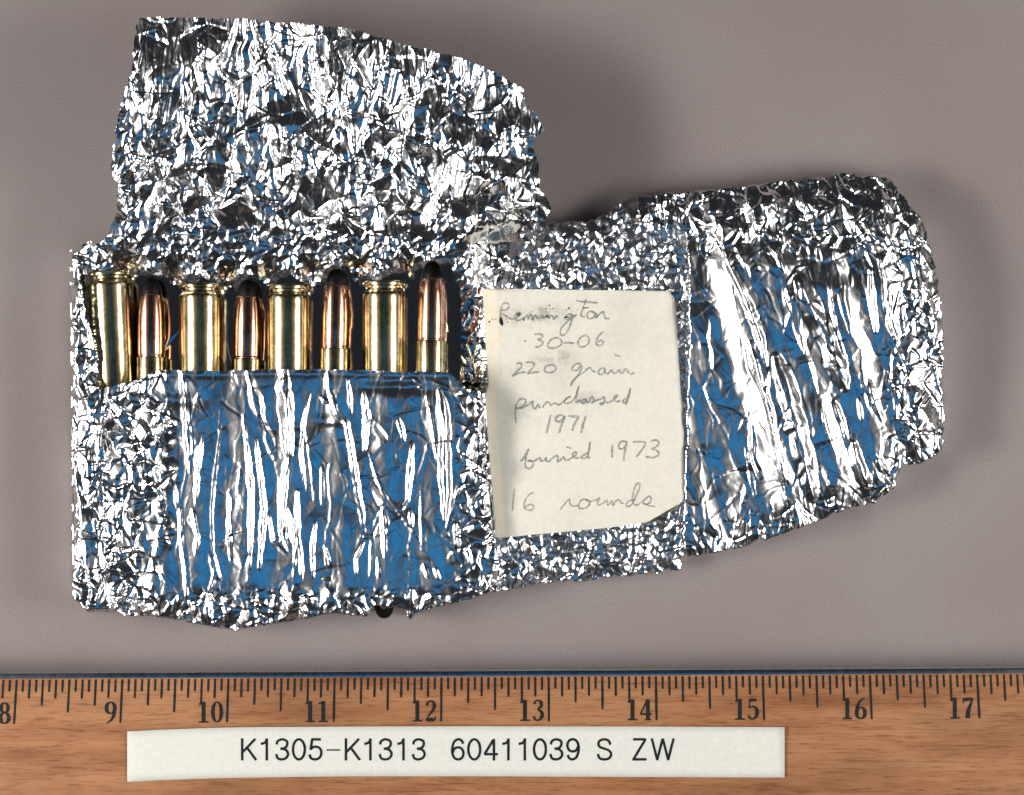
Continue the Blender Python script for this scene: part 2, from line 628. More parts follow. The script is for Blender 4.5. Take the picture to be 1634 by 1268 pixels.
L60, L120 = lowfreq(60, 21), lowfreq(120, 22)

foil = empty("foil_packet", (*[float(v) for v in P(760, 640, 0)[:2]], 0.0))
tag(foil, "opened crumpled aluminium foil packet with raised flap, front pocket and a closed side pouch", "foil packet")

# --- floor of the opened part and its inner wall beside the note
poly = [(112, 400), (170, 372), (300, 350), (560, 350), (800, 345), (806, 470), (800, 640), (806, 930), (700, 965), (600, 948), (400, 985), (150, 965), (116, 930)]
mk, d = ragged(poly, 1.5, 31)
h = 5 + 0.055 * np.sqrt(np.clip(GY - 462, 0, 150) ** 2 + 60) + 0 * GX
h += 6 * sstep((GX - 745) / 30) 
h += 40 * sstep((140 - GX) / 26) * sstep((720 - GY) / 60)
wall = sstep((GX - 732) / 12)
h += wall * (0.9 * F10 + 0.8 * F6 + 1.6 * F16 + 0.8 * C16) + (1 - wall) * (0.35 * F40 * sstep((GY - 455) / 40))
h += 66 * sstep((412 - GY) / 28) * sstep((760 - GX) / 30)         # unseen back wall to the flap's hinge, added to keep the hollow dark
h *= np.clip(d / 8, 0.3, 1)
sheet("pocket_floor", mk, h, M_FOIL_SMOOTH, foil)

# --- standing rim along the left side
poly = [(115, 399), (126, 402), (127, 440), (134, 478), (137, 505), (148, 535), (157, 575), (156, 600), (163, 650), (168, 690), (172, 800), (176, 900), (190, 975), (140, 976), (114, 950),
        (117, 900), (121, 800), (115, 700), (118, 560)]
mk, d = ragged(poly, 1.6, 32, 7)
dl, _ = seg_dist(GX, GY, [(114, 395), (116, 560), (115, 700), (120, 800), (116, 960)])
h = 80 + 9 * np.sin(np.clip(dl / 34, 0, 1) * math.pi / 2) * (0.6 + 0.4 * sstep((900 - GY) / 240))
h += 3.0 * FV2 + 2.2 * F16 + 1.2 * C16 + 1.2 * CV2 + 0.4 * F10
h *= np.clip((1030 - GY) / 60, 0.6, 1)
sheet("side_rim", mk, h, M_FOIL, foil, SD[0])

# --- front pocket over the rounds
pocket = [(168, 619), (195, 613), (218, 606), (232, 601), (243, 593), (252, 590), (340, 592), (440, 589), (560, 590), (640, 593), (717, 592), (730, 606), (745, 621), (766, 624), (772, 650),
          (776, 740), (786, 850), (800, 918), (798, 942), (742, 958), (690, 970), (664, 978), (654, 994), (648, 974), (632, 968), (612, 972), (600, 964), (594, 968), (588, 984), (530, 978), (470, 990), (400, 1000), (378, 1006),
          (330, 999), (300, 992), (255, 984), (200, 982), (170, 970), (166, 900), (164, 800), (160, 700), (161, 660)]
mk, d = ragged(pocket, 1.3, 33, 6)
d_out, _ = seg_dist(GX, GY, pocket[13:] + [pocket[0]])
tilt = 103 - 0.055 * (GY - 590)
edge = 0.93 + 0.07 * np.sin(np.clip(d_out / 30, 0, 1) * math.pi / 2)
left = sstep((272 + 14 * L60 + 5 * F26 - GX) / 34)                        # crushed fold at the left end
low = np.clip(sstep((GY - 925) / 40) + np.clip(1 - d_out / 22, 0, 1), 0, 1)
right = sstep((GX - 726 + 12 * L60 + 4 * F26) / 30)
h = tilt * edge + 5 * left
h += 2.0 * np.cos((GX - 320) / 76.0 * math.pi * 2) * (1 - left)
calm = (1 - left) * (1 - low) * (1 - 0.7 * right)
h += calm * (0.6 * FSP * (0.5 + 0.5 * np.abs(L120)) + 1.2 * F40 + 0.3 * F26 + 0.15 * FV2 + 0.3 * CV + 0.15 * CV2 * np.abs(L60) + 0.35 * C40 + 0.10 * F10 + 1.2 * L60)
for ex, ey, ew, eh, ea in ((290, 640, 30, 10, 4.5), (632, 620, 52, 9, 4.5), (520, 668, 30, 10, 3.0)):   # pressed dents
    h -= ea * np.exp(-((GX - ex) / ew) ** 2 - ((GY - ey + 0.4 * F40 * 6) / eh) ** 2)
h += left * (3.6 * F16 + 1.5 * C16 + 3.2 * F26 + 1.4 * C26 + 0.5 * F10)
h += low * (1.8 * FV2 + 2.2 * F16 + 1.2 * C16 + 1.2 * F10 + 0.5 * F6)
h += right * (3.0 * F16 + 1.4 * C16 + 0.8 * F10)
dlip, _ = seg_dist(GX, GY, pocket[:14])
h += np.exp(-(dlip / 3.0) ** 2) * (1.1 + 0.7 * F6 + 0.5 * F10) - 0.7 * np.exp(-((dlip - 8) / 4.0) ** 2)      # folded lip
r5 = [([(580, 50), (595, 150), (605, 300), (615, 480)], 25), ([(675, 310), (650, 450), (640, 620)], 17),
      ([(750, 190), (745, 320), (725, 480), (710, 640), (715, 830), (745, 940), (770, 1090)], 15),
      ([(850, 230), (870, 400), (885, 560), (880, 740), (880, 900)], 19), ([(905, 330), (925, 500), (940, 640), (930, 760), (920, 900)], 22),
      ([(870, 40), (915, 180), (960, 330), (985, 420)], 42), ([(1010, 40), (1040, 250), (1050, 420)], 44),
      ([(570, 640), (575, 760), (595, 900), (600, 1020)], 22), ([(625, 640), (650, 760), (640, 840)], 20), ([(790, 560), (785, 700), (795, 880)], 16),
      ([(700, 830), (730, 930), (700, 1000)], 24), ([(545, 530), (560, 640)], 10), ([(620, 1040), (630, 1100)], 20), ([(690, 1050), (700, 1130)], 26),
      ([(960, 650), (980, 780), (1040, 840)], 15), ([(1050, 430), (1020, 600), (1020, 740), (1050, 820)], 23), ([(1090, 560), (1085, 760), (1070, 960)], 17),
      ([(480, 190), (455, 280), (470, 380)], 14), ([(430, 60), (415, 140)], 26), ([(440, 1000), (420, 1050)], 20)]
r6 = [([(40, 20), (60, 200), (65, 400)], 40), ([(150, 130), (120, 260), (110, 400), (130, 560)], 13), ([(120, 280), (140, 420), (160, 600)], 11),
      ([(40, 480), (30, 640), (45, 760)], 22), ([(95, 560), (95, 720), (110, 860), (115, 960)], 19), ([(205, 450), (205, 620)], 20), ([(175, 700), (160, 800), (165, 940)], 15),
      ([(240, 130), (270, 220), (310, 260), (330, 380), (350, 500), (375, 640), (390, 760)], 24), ([(315, 60), (325, 140), (330, 220)], 15), ([(385, 120), (400, 240), (390, 380)], 22),
      ([(410, 390), (450, 520), (510, 640)], 13), ([(600, 350), (590, 480), (580, 600), (555, 640)], 22), ([(540, 240), (565, 340)], 17), ([(640, 560), (640, 700), (645, 820)], 15),
      ([(720, 120), (745, 240), (745, 460), (745, 690)], 42), ([(665, 140), (690, 280), (710, 420)], 13), ([(420, 760), (420, 860), (415, 940)], 15), ([(450, 850), (455, 940)], 13),
      ([(470, 640), (480, 760), (480, 860)], 20), ([(590, 640), (600, 720)], 20), ([(390, 780), (350, 860), (355, 930)], 13), ([(890, 130), (885, 180)], 22),
      ([(890, 240), (900, 400), (910, 560)], 17), ([(790, 700), (800, 820)], 24), ([(230, 40), (235, 120)], 26), ([(200, 150), (230, 175)], 14), ([(600, 60), (650, 110)], 14),
      ([(690, 80), (760, 110), (820, 180)], 20), ([(215, 800), (240, 880)], 14), ([(700, 900), (720, 950)], 16), ([(650, 880), (670, 940)], 16), ([(880, 300), (860, 420), (870, 520)], 30)]
add_ridges(h, (80, 580, 2.7575), r5)
add_ridges(h, (440, 580, 2.7575), r6)
sheet("front_pocket", mk, h, M_FOIL, foil, SD[0], pocket[:14])

# --- panel under the note
centre = [(806, 356), (830, 350), (880, 354), (950, 350), (975, 334), (990, 322), (1002, 340), (1012, 352), (1022, 330), (1100, 330), (1125, 420), (1128, 700), (1120, 850), (1088, 892), (1086, 908), (1030, 916), (930, 926), (860, 930),
          (800, 944), (770, 930), (774, 800), (768, 640), (762, 500), (768, 440), (800, 420)]
mk, d = ragged(centre, 2.2, 34, 8)
h = 39 + 9 * np.sin(np.clip(d / 34, 0, 1) * math.pi / 2)
quiet = sstep((np.minimum(np.minimum(GX - 784, 1070 - GX), np.minimum(GY - 480, 835 - GY))) / 14)   # pressed flat under the note
h += (1 - 0.7 * quiet) * (2.1 * F10 + 0.95 * F6 + 1.6 * F16 * (0.5 + 0.5 * np.abs(L60)) + 0.8 * C16)
h -= 9 * quiet
add_ridges(h, (780, 240, 4.085), [([(960, 330), (970, 420)], 40), ([(850, 335), (800, 430)], 30)])
sheet("note_panel", mk, h, M_FOIL_FINE, foil, SD[0])

# --- closed side pouch on the right
pouch = [(1016, 314), (1060, 308), (1100, 306), (1180, 298), (1240, 290), (1300, 284), (1345, 276), (1415, 281), (1440, 312), (1470, 345), (1490, 410), (1499, 460), (1507, 530), (1503, 600), (1508, 690), (1505, 720),
         (1470, 738), (1440, 744), (1425, 780), (1400, 800), (1340, 816), (1280, 840), (1200, 868), (1130, 884), (1098, 890), (1090, 860), (1096, 700), (1100, 560), (1100, 420), (1092, 372), (1020, 352)]
mk, d = ragged(pouch, 2.0, 35, 8)
d_out, _ = seg_dist(GX, GY, pouch[:25])
edge = 0.86 + 0.14 * np.sin(np.clip(d_out / 56, 0, 1) * math.pi / 2)
u = (GX - 1290) + (GY - 600) * -0.27                 # across the rounds inside
top = 100 - 0.055 * (GY - 450) - 0.0009 * np.clip(480 - GY, 0, 250) ** 2
valley = sstep((1215 - GX + 0.18 * (GY - 500)) / 110)
h = top * edge - 26 * valley * edge
h += 3.0 * np.cos(u / 78 * 2 * math.pi) + 3.0 * L60 * sstep((470 - GY) / 60)
rim = np.clip(1 - d_out / 58, 0, 1) ** 0.8
rightside = sstep((GX - 1400) / 45)
up = sstep((450 - GY) / 80)
cr = np.clip(rim + 0.85 * rightside + up, 0, 1)
h += (1 - cr) * (1.8 * FSPO * (0.4 + 0.6 * np.abs(L120)) + 1.2 * F40 + 0.5 * F26 + 0.4 * CO + 0.4 * C40 + 0.10 * F10 + 1.2 * L60)
h += cr * (2.6 * FO + 1.2 * CO + 2.4 * F16 + 1.5 * C16 + 0.7 * F10 + 3.0 * F26 * up)
rA = [([(290, 560), (330, 680), (390, 800), (450, 940), (500, 1080), (530, 1217)], 36), ([(550, 560), (600, 620), (630, 700)], 38), ([(520, 470), (590, 530)], 22),
      ([(700, 720), (760, 860), (830, 1000), (890, 1120), (950, 1217)], 100), ([(880, 790), (900, 940), (930, 1060), (970, 1180)], 14), ([(1150, 600), (1180, 760), (1190, 920)], 22),
      ([(1110, 700), (1120, 880), (1140, 1040)], 30), ([(1290, 760), (1230, 980)], 16), ([(1280, 900), (1300, 1060)], 30), ([(960, 320), (990, 400), (1010, 480)], 34),
      ([(1030, 440), (1080, 520), (1120, 580)], 26), ([(600, 440), (660, 560), (700, 600)], 32), ([(380, 430), (420, 540)], 18), ([(1000, 720), (1005, 790)], 16), ([(1210, 840), (1220, 1000), (1260, 1100)], 26),
      ([(340, 540), (400, 640), (440, 740)], 20), ([(640, 780), (700, 690), (760, 670)], 22)]
rB = [([(420, 20), (470, 200), (530, 400), (580, 620), (620, 860)], 30), ([(560, 100), (610, 240), (660, 440), (710, 640), (760, 840)], 108), ([(700, 0), (740, 140), (780, 290)], 22),
      ([(830, 60), (900, 200), (930, 260)], 80), ([(430, 470), (440, 640), (480, 740)], 26), ([(400, 580), (420, 700), (450, 840)], 22), ([(980, 560), (1000, 660), (1050, 780)], 56),
      ([(870, 330), (900, 420), (940, 520)], 26), ([(1000, 320), (1020, 440)], 22), ([(1060, 220), (1090, 340), (1130, 440)], 26), ([(1190, 40), (1180, 240), (1210, 460)], 16), ([(1250, 250), (1260, 440)], 20),
      ([(1210, 560), (1220, 680), (1190, 740)], 44), ([(1100, 640), (1150, 720)], 32), ([(520, 160), (510, 300), (560, 420)], 12), ([(800, 340), (830, 480), (880, 620)], 14), ([(360, 500), (400, 420)], 16)]
add_ridges(h, (1070, 230, 3.4766), rA, 0.6)
add_ridges(h, (1070, 540, 3.336), rB, 0.6)
sheet("side_pouch", mk, h, M_FOIL, foil, SD[0])

# --- raised flap
flap = [(124, 404), (140, 392), (166, 386), (176, 360), (186, 345), (188, 290), (177, 278), (180, 230), (195, 160), (210, 110), (217, 40), (225, 27), (300, 29), (380, 28), (440, 36), (480, 38), (560, 45), (600, 58),
        (680, 78), (735, 92), (790, 115), (835, 141), (838, 162), (855, 185), (870, 209), (850, 222), (852, 240), (860, 262), (862, 300), (879, 330), (872, 350), (850, 356), (816, 372), (812, 400), (806, 440), (780, 462), (738, 452), (727, 446), (715, 408)]
low1 = conv(80, 280, 3.73, [(175, 540), (300, 560), (400, 565), (480, 570), (570, 560), (600, 570), (680, 520), (700, 560), (720, 640), (760, 650), (800, 610), (850, 580), (950, 620), (1000, 590), (1040, 640), (1070, 690),
                            (1090, 620), (1130, 580), (1230, 590), (1290, 660), (1320, 590), (1400, 545)])
low2 = conv(460, 280, 3.5225, [(60, 590), (120, 600), (180, 590), (200, 530), (230, 510), (280, 480), (330, 500), (380, 610), (400, 560), (480, 560), (570, 520), (640, 515), (690, 570), (700, 500), (760, 480), (860, 455)])
flap = flap + (low1 + low2)[::-1]
mk, d = ragged(flap, 1.6, 36, 8)
vv = (430 - GY) / 400.0
h = 96 + 72 * np.sin(np.clip(vv, 0, 1) * 1.5) + 16 * np.clip((330 - GX) / 150, 0, 1) * sstep((400 - GY) / 90)
h += 34 * np.exp(-((GX - 850) / 110) ** 2 - ((GY - 300) / 90) ** 2) + 7 * L120
hinge = sstep((GY - 350) / 40)
h -= 34 * sstep((GX - 735) / 60) * hinge
hi = sstep((270 - GY) / 150)
act = 0.45 + 0.75 * np.clip(np.abs(L60) + 0.3 * L120, 0, 1.3)
h += (1 - hinge) * (hi * (6.4 * FV + 1.8 * CV + 1.5 * FV2 + 1.0 * CV2 + 3.0 * F40 + 0.9 * C26) + (1 - hi) * (3.4 * FM * act + 1.2 * CM * act + 0.9 * F16 * act + 0.6 * C16 + 5.6 * F26 + 1.2 * C26 + 5.0 * F40) + 0.15 * F10)
h += hinge * (1.6 * F10 + 2.0 * F16 + 1.3 * C16 + 0.7 * F6)
for lx, ly in ((272, 456), (362, 462), (428, 456), (500, 452), (566, 454), (652, 446), (205, 440)):   # foil tucked down between the tips
    h -= 38 * np.exp(-((GX - lx) ** 2 + ((GY - ly) * 0.7) ** 2) / 500.0)
c1 = [([(620, 130), (615, 300), (625, 560), (610, 700), (630, 830)], 30), ([(950, 60), (960, 200), (970, 400), (985, 600)], 40), ([(1100, 180), (1110, 400), (1110, 560)], 18), ([(1310, 100), (1350, 300), (1390, 520), (1410, 680)], 36),
      ([(1540, 150), (1560, 300)], 44), ([(1440, 300), (1500, 500), (1530, 650)], 44), ([(600, 930), (650, 1080)], 40), ([(960, 900), (970, 1080)], 26), ([(1600, 930), (1620, 1150)], 32), ([(910, 830), (970, 960)], 28)]
c2 = [([(60, 160), (100, 330), (130, 500)], 50), ([(150, 160), (180, 330), (200, 540)], 55), ([(325, 180), (330, 340), (380, 480), (440, 700)], 32), ([(260, 560), (300, 750), (330, 950)], 30), ([(310, 480), (310, 600)], 26),
      ([(620, 350), (580, 500), (545, 690)], 38), ([(650, 530), (640, 700), (650, 850)], 32), ([(140, 640), (140, 800), (120, 900)], 28), ([(960, 370), (920, 480), (910, 600)], 18), ([(1310, 560), (1250, 640), (1170, 690), (1050, 700)], 24),
      ([(820, 880), (850, 980), (840, 1080)], 34), ([(1380, 1020), (1330, 1080), (1310, 1200)], 60), ([(740, 910), (880, 730), (920, 700)], 18), ([(870, 920), (930, 850)], 20)]
add_ridges(h, (80, 0, 4.085), c1, 0.6)
add_ridges(h, (480, 0, 3.89), c2, 0.6)
sheet("raised_flap", mk, h, M_FOIL, foil)


# ------------------------------------------------------------------ cartridges
K_MM = 0.86e-3


def lathe(name, prof, mat, seg=40):
    a = np.linspace(0, 2 * math.pi, seg, endpoint=False)
    V = []
    for r, y in prof:
        V.append(np.stack([r * np.cos(a), np.full(seg, y), r * np.sin(a)], 1))
    V = np.concatenate(V)
    F = []
    for i in range(len(prof) - 1):
        for j in range(seg):
            k = (j + 1) % seg
            F.append((i * seg + j, (i + 1) * seg + j, (i + 1) * seg + k, i * seg + k))
    me = bpy.data.meshes.new(name)
    me.from_pydata([tuple(map(float, v)) for v in V], [], F)
    me.polygons.foreach_set("use_smooth", np.ones(len(F), bool))
    me.materials.append(mat)
    me.update()
    return me


def cartridge_meshes(ln):
    k = K_MM
    case = [(0.05, 0.25), (2.6, 0.25), (2.75, 0.05), (5.55, 0.05), (5.6, 0.0), (5.9, 0.06), (6.01, 0.22), (6.01, 1.0), (5.93, 1.18), (5.6, 1.24), (5.25, 1.28), (5.19, 1.36), (5.19, 2.3), (5.28, 2.42), (5.92, 3.3), (5.97, 3.45), (5.97, 4.2),
            (5.86, 20), (5.72, 36), (5.61, 49.3), (5.5, 49.8), (4.5, 53.2), (4.32, 53.8), (4.31, 55), (4.31, 63.0), (4.25, 63.3), (4.05, 63.35), (3.98, 63.2), (3.95, 60)]
    bul = [(3.5, 60), (3.88, 62.6), (3.76, 63.3), (3.74, 63.55), (3.86, 63.75), (3.91, 64.1), (3.91, 71.5), (3.87, 73.5), (3.74, 76), (3.52, 78), (3.20, 79.9), (3.10, 80.3), (2.95, 80.35)]
    lead = [(2.90, 80.2), (3.02, 80.6), (2.86, 81.6), (2.55, 82.8), (2.05, 83.9), (1.4, 84.6), (0.7, 84.9), (0.02, 84.95)]
    prim = [(0.02, 0.12), (1.9, 0.12), (2.45, 0.16), (2.6, 0.3)]
    f = lambda p: [(r * k, y * k * ln) for r, y in p]
    return lathe("case", f(case), M_BRASS), lathe("bullet", f(bul), M_COPPER), lathe("lead_tip", f(lead), M_LEAD), lathe("primer", f(prim), M_PRIMER)


std = cartridge_meshes(1.0)
long_ = cartridge_meshes(1.085)
LEN = 84.85 * K_MM
# (x of axis at the visible end, y of the visible end, lean (dx/dy), head_up, height of axis in px, label)
rounds = [
    (174, 433, -0.045, True, 44, "leaning brass cartridge with case head up, against the left foil rim"),
    (241, 443, 0.0, False, 44, "cartridge with copper bullet up, nearest to the left foil rim"),
    (320, 452, -0.005, True, 45, "brass cartridge with case head up, standing above the pocket between the two leftmost copper bullets"),
    (396, 446, 0.012, False, 38, "darkest cartridge with copper bullet up, set lowest in the open foil pocket"),
    (460, 454, 0.0, True, 46, "brass cartridge with case head up in the middle of the row"),
    (537, 429, 0.02, False, 47, "cartridge with copper bullet up, second from the note along the row of bullets"),
    (613, 448, 0.0, True, 47, "brass cartridge with case head up, nearest of its kind to the handwritten note"),
    (690, 417, 0.012, False, 48, "cartridge with copper bullet up, closest to the handwritten note"),
]
for i, (ax, ay, lean, head_up, zc, lab) in enumerate(rounds):
    ms = long_ if i == 6 else std
    ln = LEN * (1.085 if i == 6 else 1.0)
    x, y, z = [float(v) for v in P(ax, ay, zc)]
    root = empty("cartridge", (x, y, z))
    ang = math.atan(lean)
    if head_up:                                # local +Y runs from head to tip: turn it downwards
        root.rotation_euler = (0, 0, math.pi - ang)
    else:
        root.rotation_euler = (0, 0, -ang)
        d = Vector((math.sin(ang), math.cos(ang), 0)) * ln
        root.location = Vector((x, y, z)) - d
    tag(root, lab, "cartridge", "rifle cartridges laid head to tail in the open foil pocket")
    for nm, me in zip(("case", "bullet", "lead_tip", "primer"), ms):
        o = bpy.data.objects.new(nm, me)
        SC.collection.objects.link(o)
        o.parent = root


# ------------------------------------------------------------------ strokes (handwriting, numerals)
def smooth_line(pts, n=6):
    p = np.array(pts, dtype=float)
    if len(p) < 3:
        t = np.linspace(0, 1, 8)[:, None]
        return p[0] * (1 - t) + p[-1] * t
    q = np.vstack([2 * p[0] - p[1], p, 2 * p[-1] - p[-2]])
    out = []
    for i in range(1, len(q) - 2):
        a, b, c, d = q[i - 1], q[i], q[i + 1], q[i + 2]
        for t in np.linspace(0, 1, n, endpoint=False):
            out.append(0.5 * ((2 * b) + (-a + c) * t + (2 * a - 5 * b + 4 * c - d) * t * t + (-a + 3 * b - 3 * c + d) * t ** 3))
    out.append(p[-1])
    return np.array(out)


def ribbon(V, F, line, widths, zf, lift):
    """flat stroke in photograph pixels; zf gives the height of the surface it lies on"""
    d = np.gradient(line, axis=0)
    ln = np.hypot(d[:, 0], d[:, 1]) + 1e-9
    nx, ny = -d[:, 1] / ln, d[:, 0] / ln
    b = len(V)
    for i in range(len(line)):
        for s in (-1, 1):
            px, py = line[i, 0] + s * nx[i] * widths[i] / 2, line[i, 1] + s * ny[i] * widths[i] / 2
            V.append(tuple(float(v) for v in P(px, py, zf(px, py) + lift)))
    for i in range(len(line) - 1):
        F.append((b + 2 * i, b + 2 * i + 1, b + 2 * i + 3, b + 2 * i + 2))


# ------------------------------------------------------------------ the note
note_poly = [(770, 460), (800, 460.5), (900, 461), (1000, 461), (1061, 460.5), (1068, 465), (1076, 475), (1079, 500), (1082, 560), (1085, 610), (1090, 645), (1092, 720), (1093, 785), (1089, 801), (1062, 816), (1032, 834), (960, 843),
             (880, 850), (795, 858), (790, 856), (787, 800), (781, 730), (775, 650), (774, 630), (779, 612), (776, 570), (773, 520)]


def note_z(x, y):
    return 55 + 1.2 * np.sin(x / 47.0 + y / 90.0) + 1.0 * np.sin(y / 61.0 - x / 130.0) + 1.5 * np.clip((np.asarray(x) + np.asarray(y) - 1800) / 90.0, 0, 1) ** 2 - 3 * np.clip((795 - np.asarray(x)) / 25.0, 0, 1)


note = empty("handwritten_note", tuple(float(v) for v in P(930, 660, 52)))
tag(note, "cream paper note with pencil handwriting stuck on the crushed foil", "note")


def poly_sheet(name, poly, zf, mat, parent, step=4.0, lift=0.0, thick=0.0):
    """fan-free sheet of an outline: clipped scan rows so that the edge stays clean"""
    ys = [p[1] for p in poly]
    rows = np.arange(min(ys) + 0.05, max(ys) - 0.05, step)
    rows = np.append(rows, max(ys) - 0.05)
    nc = 48
    V, F = [], []
    for yy in rows:
        xs = []
        n = len(poly)
        for i in range(n):
            (ax, ay), (bx_, by_) = poly[i], poly[(i + 1) % n]
            if (ay > yy) != (by_ > yy):
                xs.append(ax + (yy - ay) * (bx_ - ax) / (by_ - ay))
        xa, xb = min(xs), max(xs)
        for t in np.linspace(xa, xb, nc):
            V.append([float(v) for v in P(t, yy, zf(t, yy) + lift)])
    for r in range(len(rows) - 1):
        for c in range(nc - 1):
            a = r * nc + c
            F.append((a, a + nc, a + nc + 1, a + 1))
    o = mesh_obj(name, V, F, mat, parent)
    if thick:
        md = o.modifiers.new("thickness", 'SOLIDIFY')
        md.thickness = thick
        md.offset = -1.0
    return o


poly_sheet("paper", note_poly, note_z, M_PAPER, note, thick=0.00012)
poly_sheet("glue_strip", [(771.5, 462), (793, 462), (797, 520), (794, 600), (791, 640), (800, 760), (806, 850), (793, 852), (788, 800), (782, 730), (776, 650), (775.5, 630), (780.5, 612), (777, 570), (774.5, 520)],
           note_z, M_STRIP, note, lift=0.18)

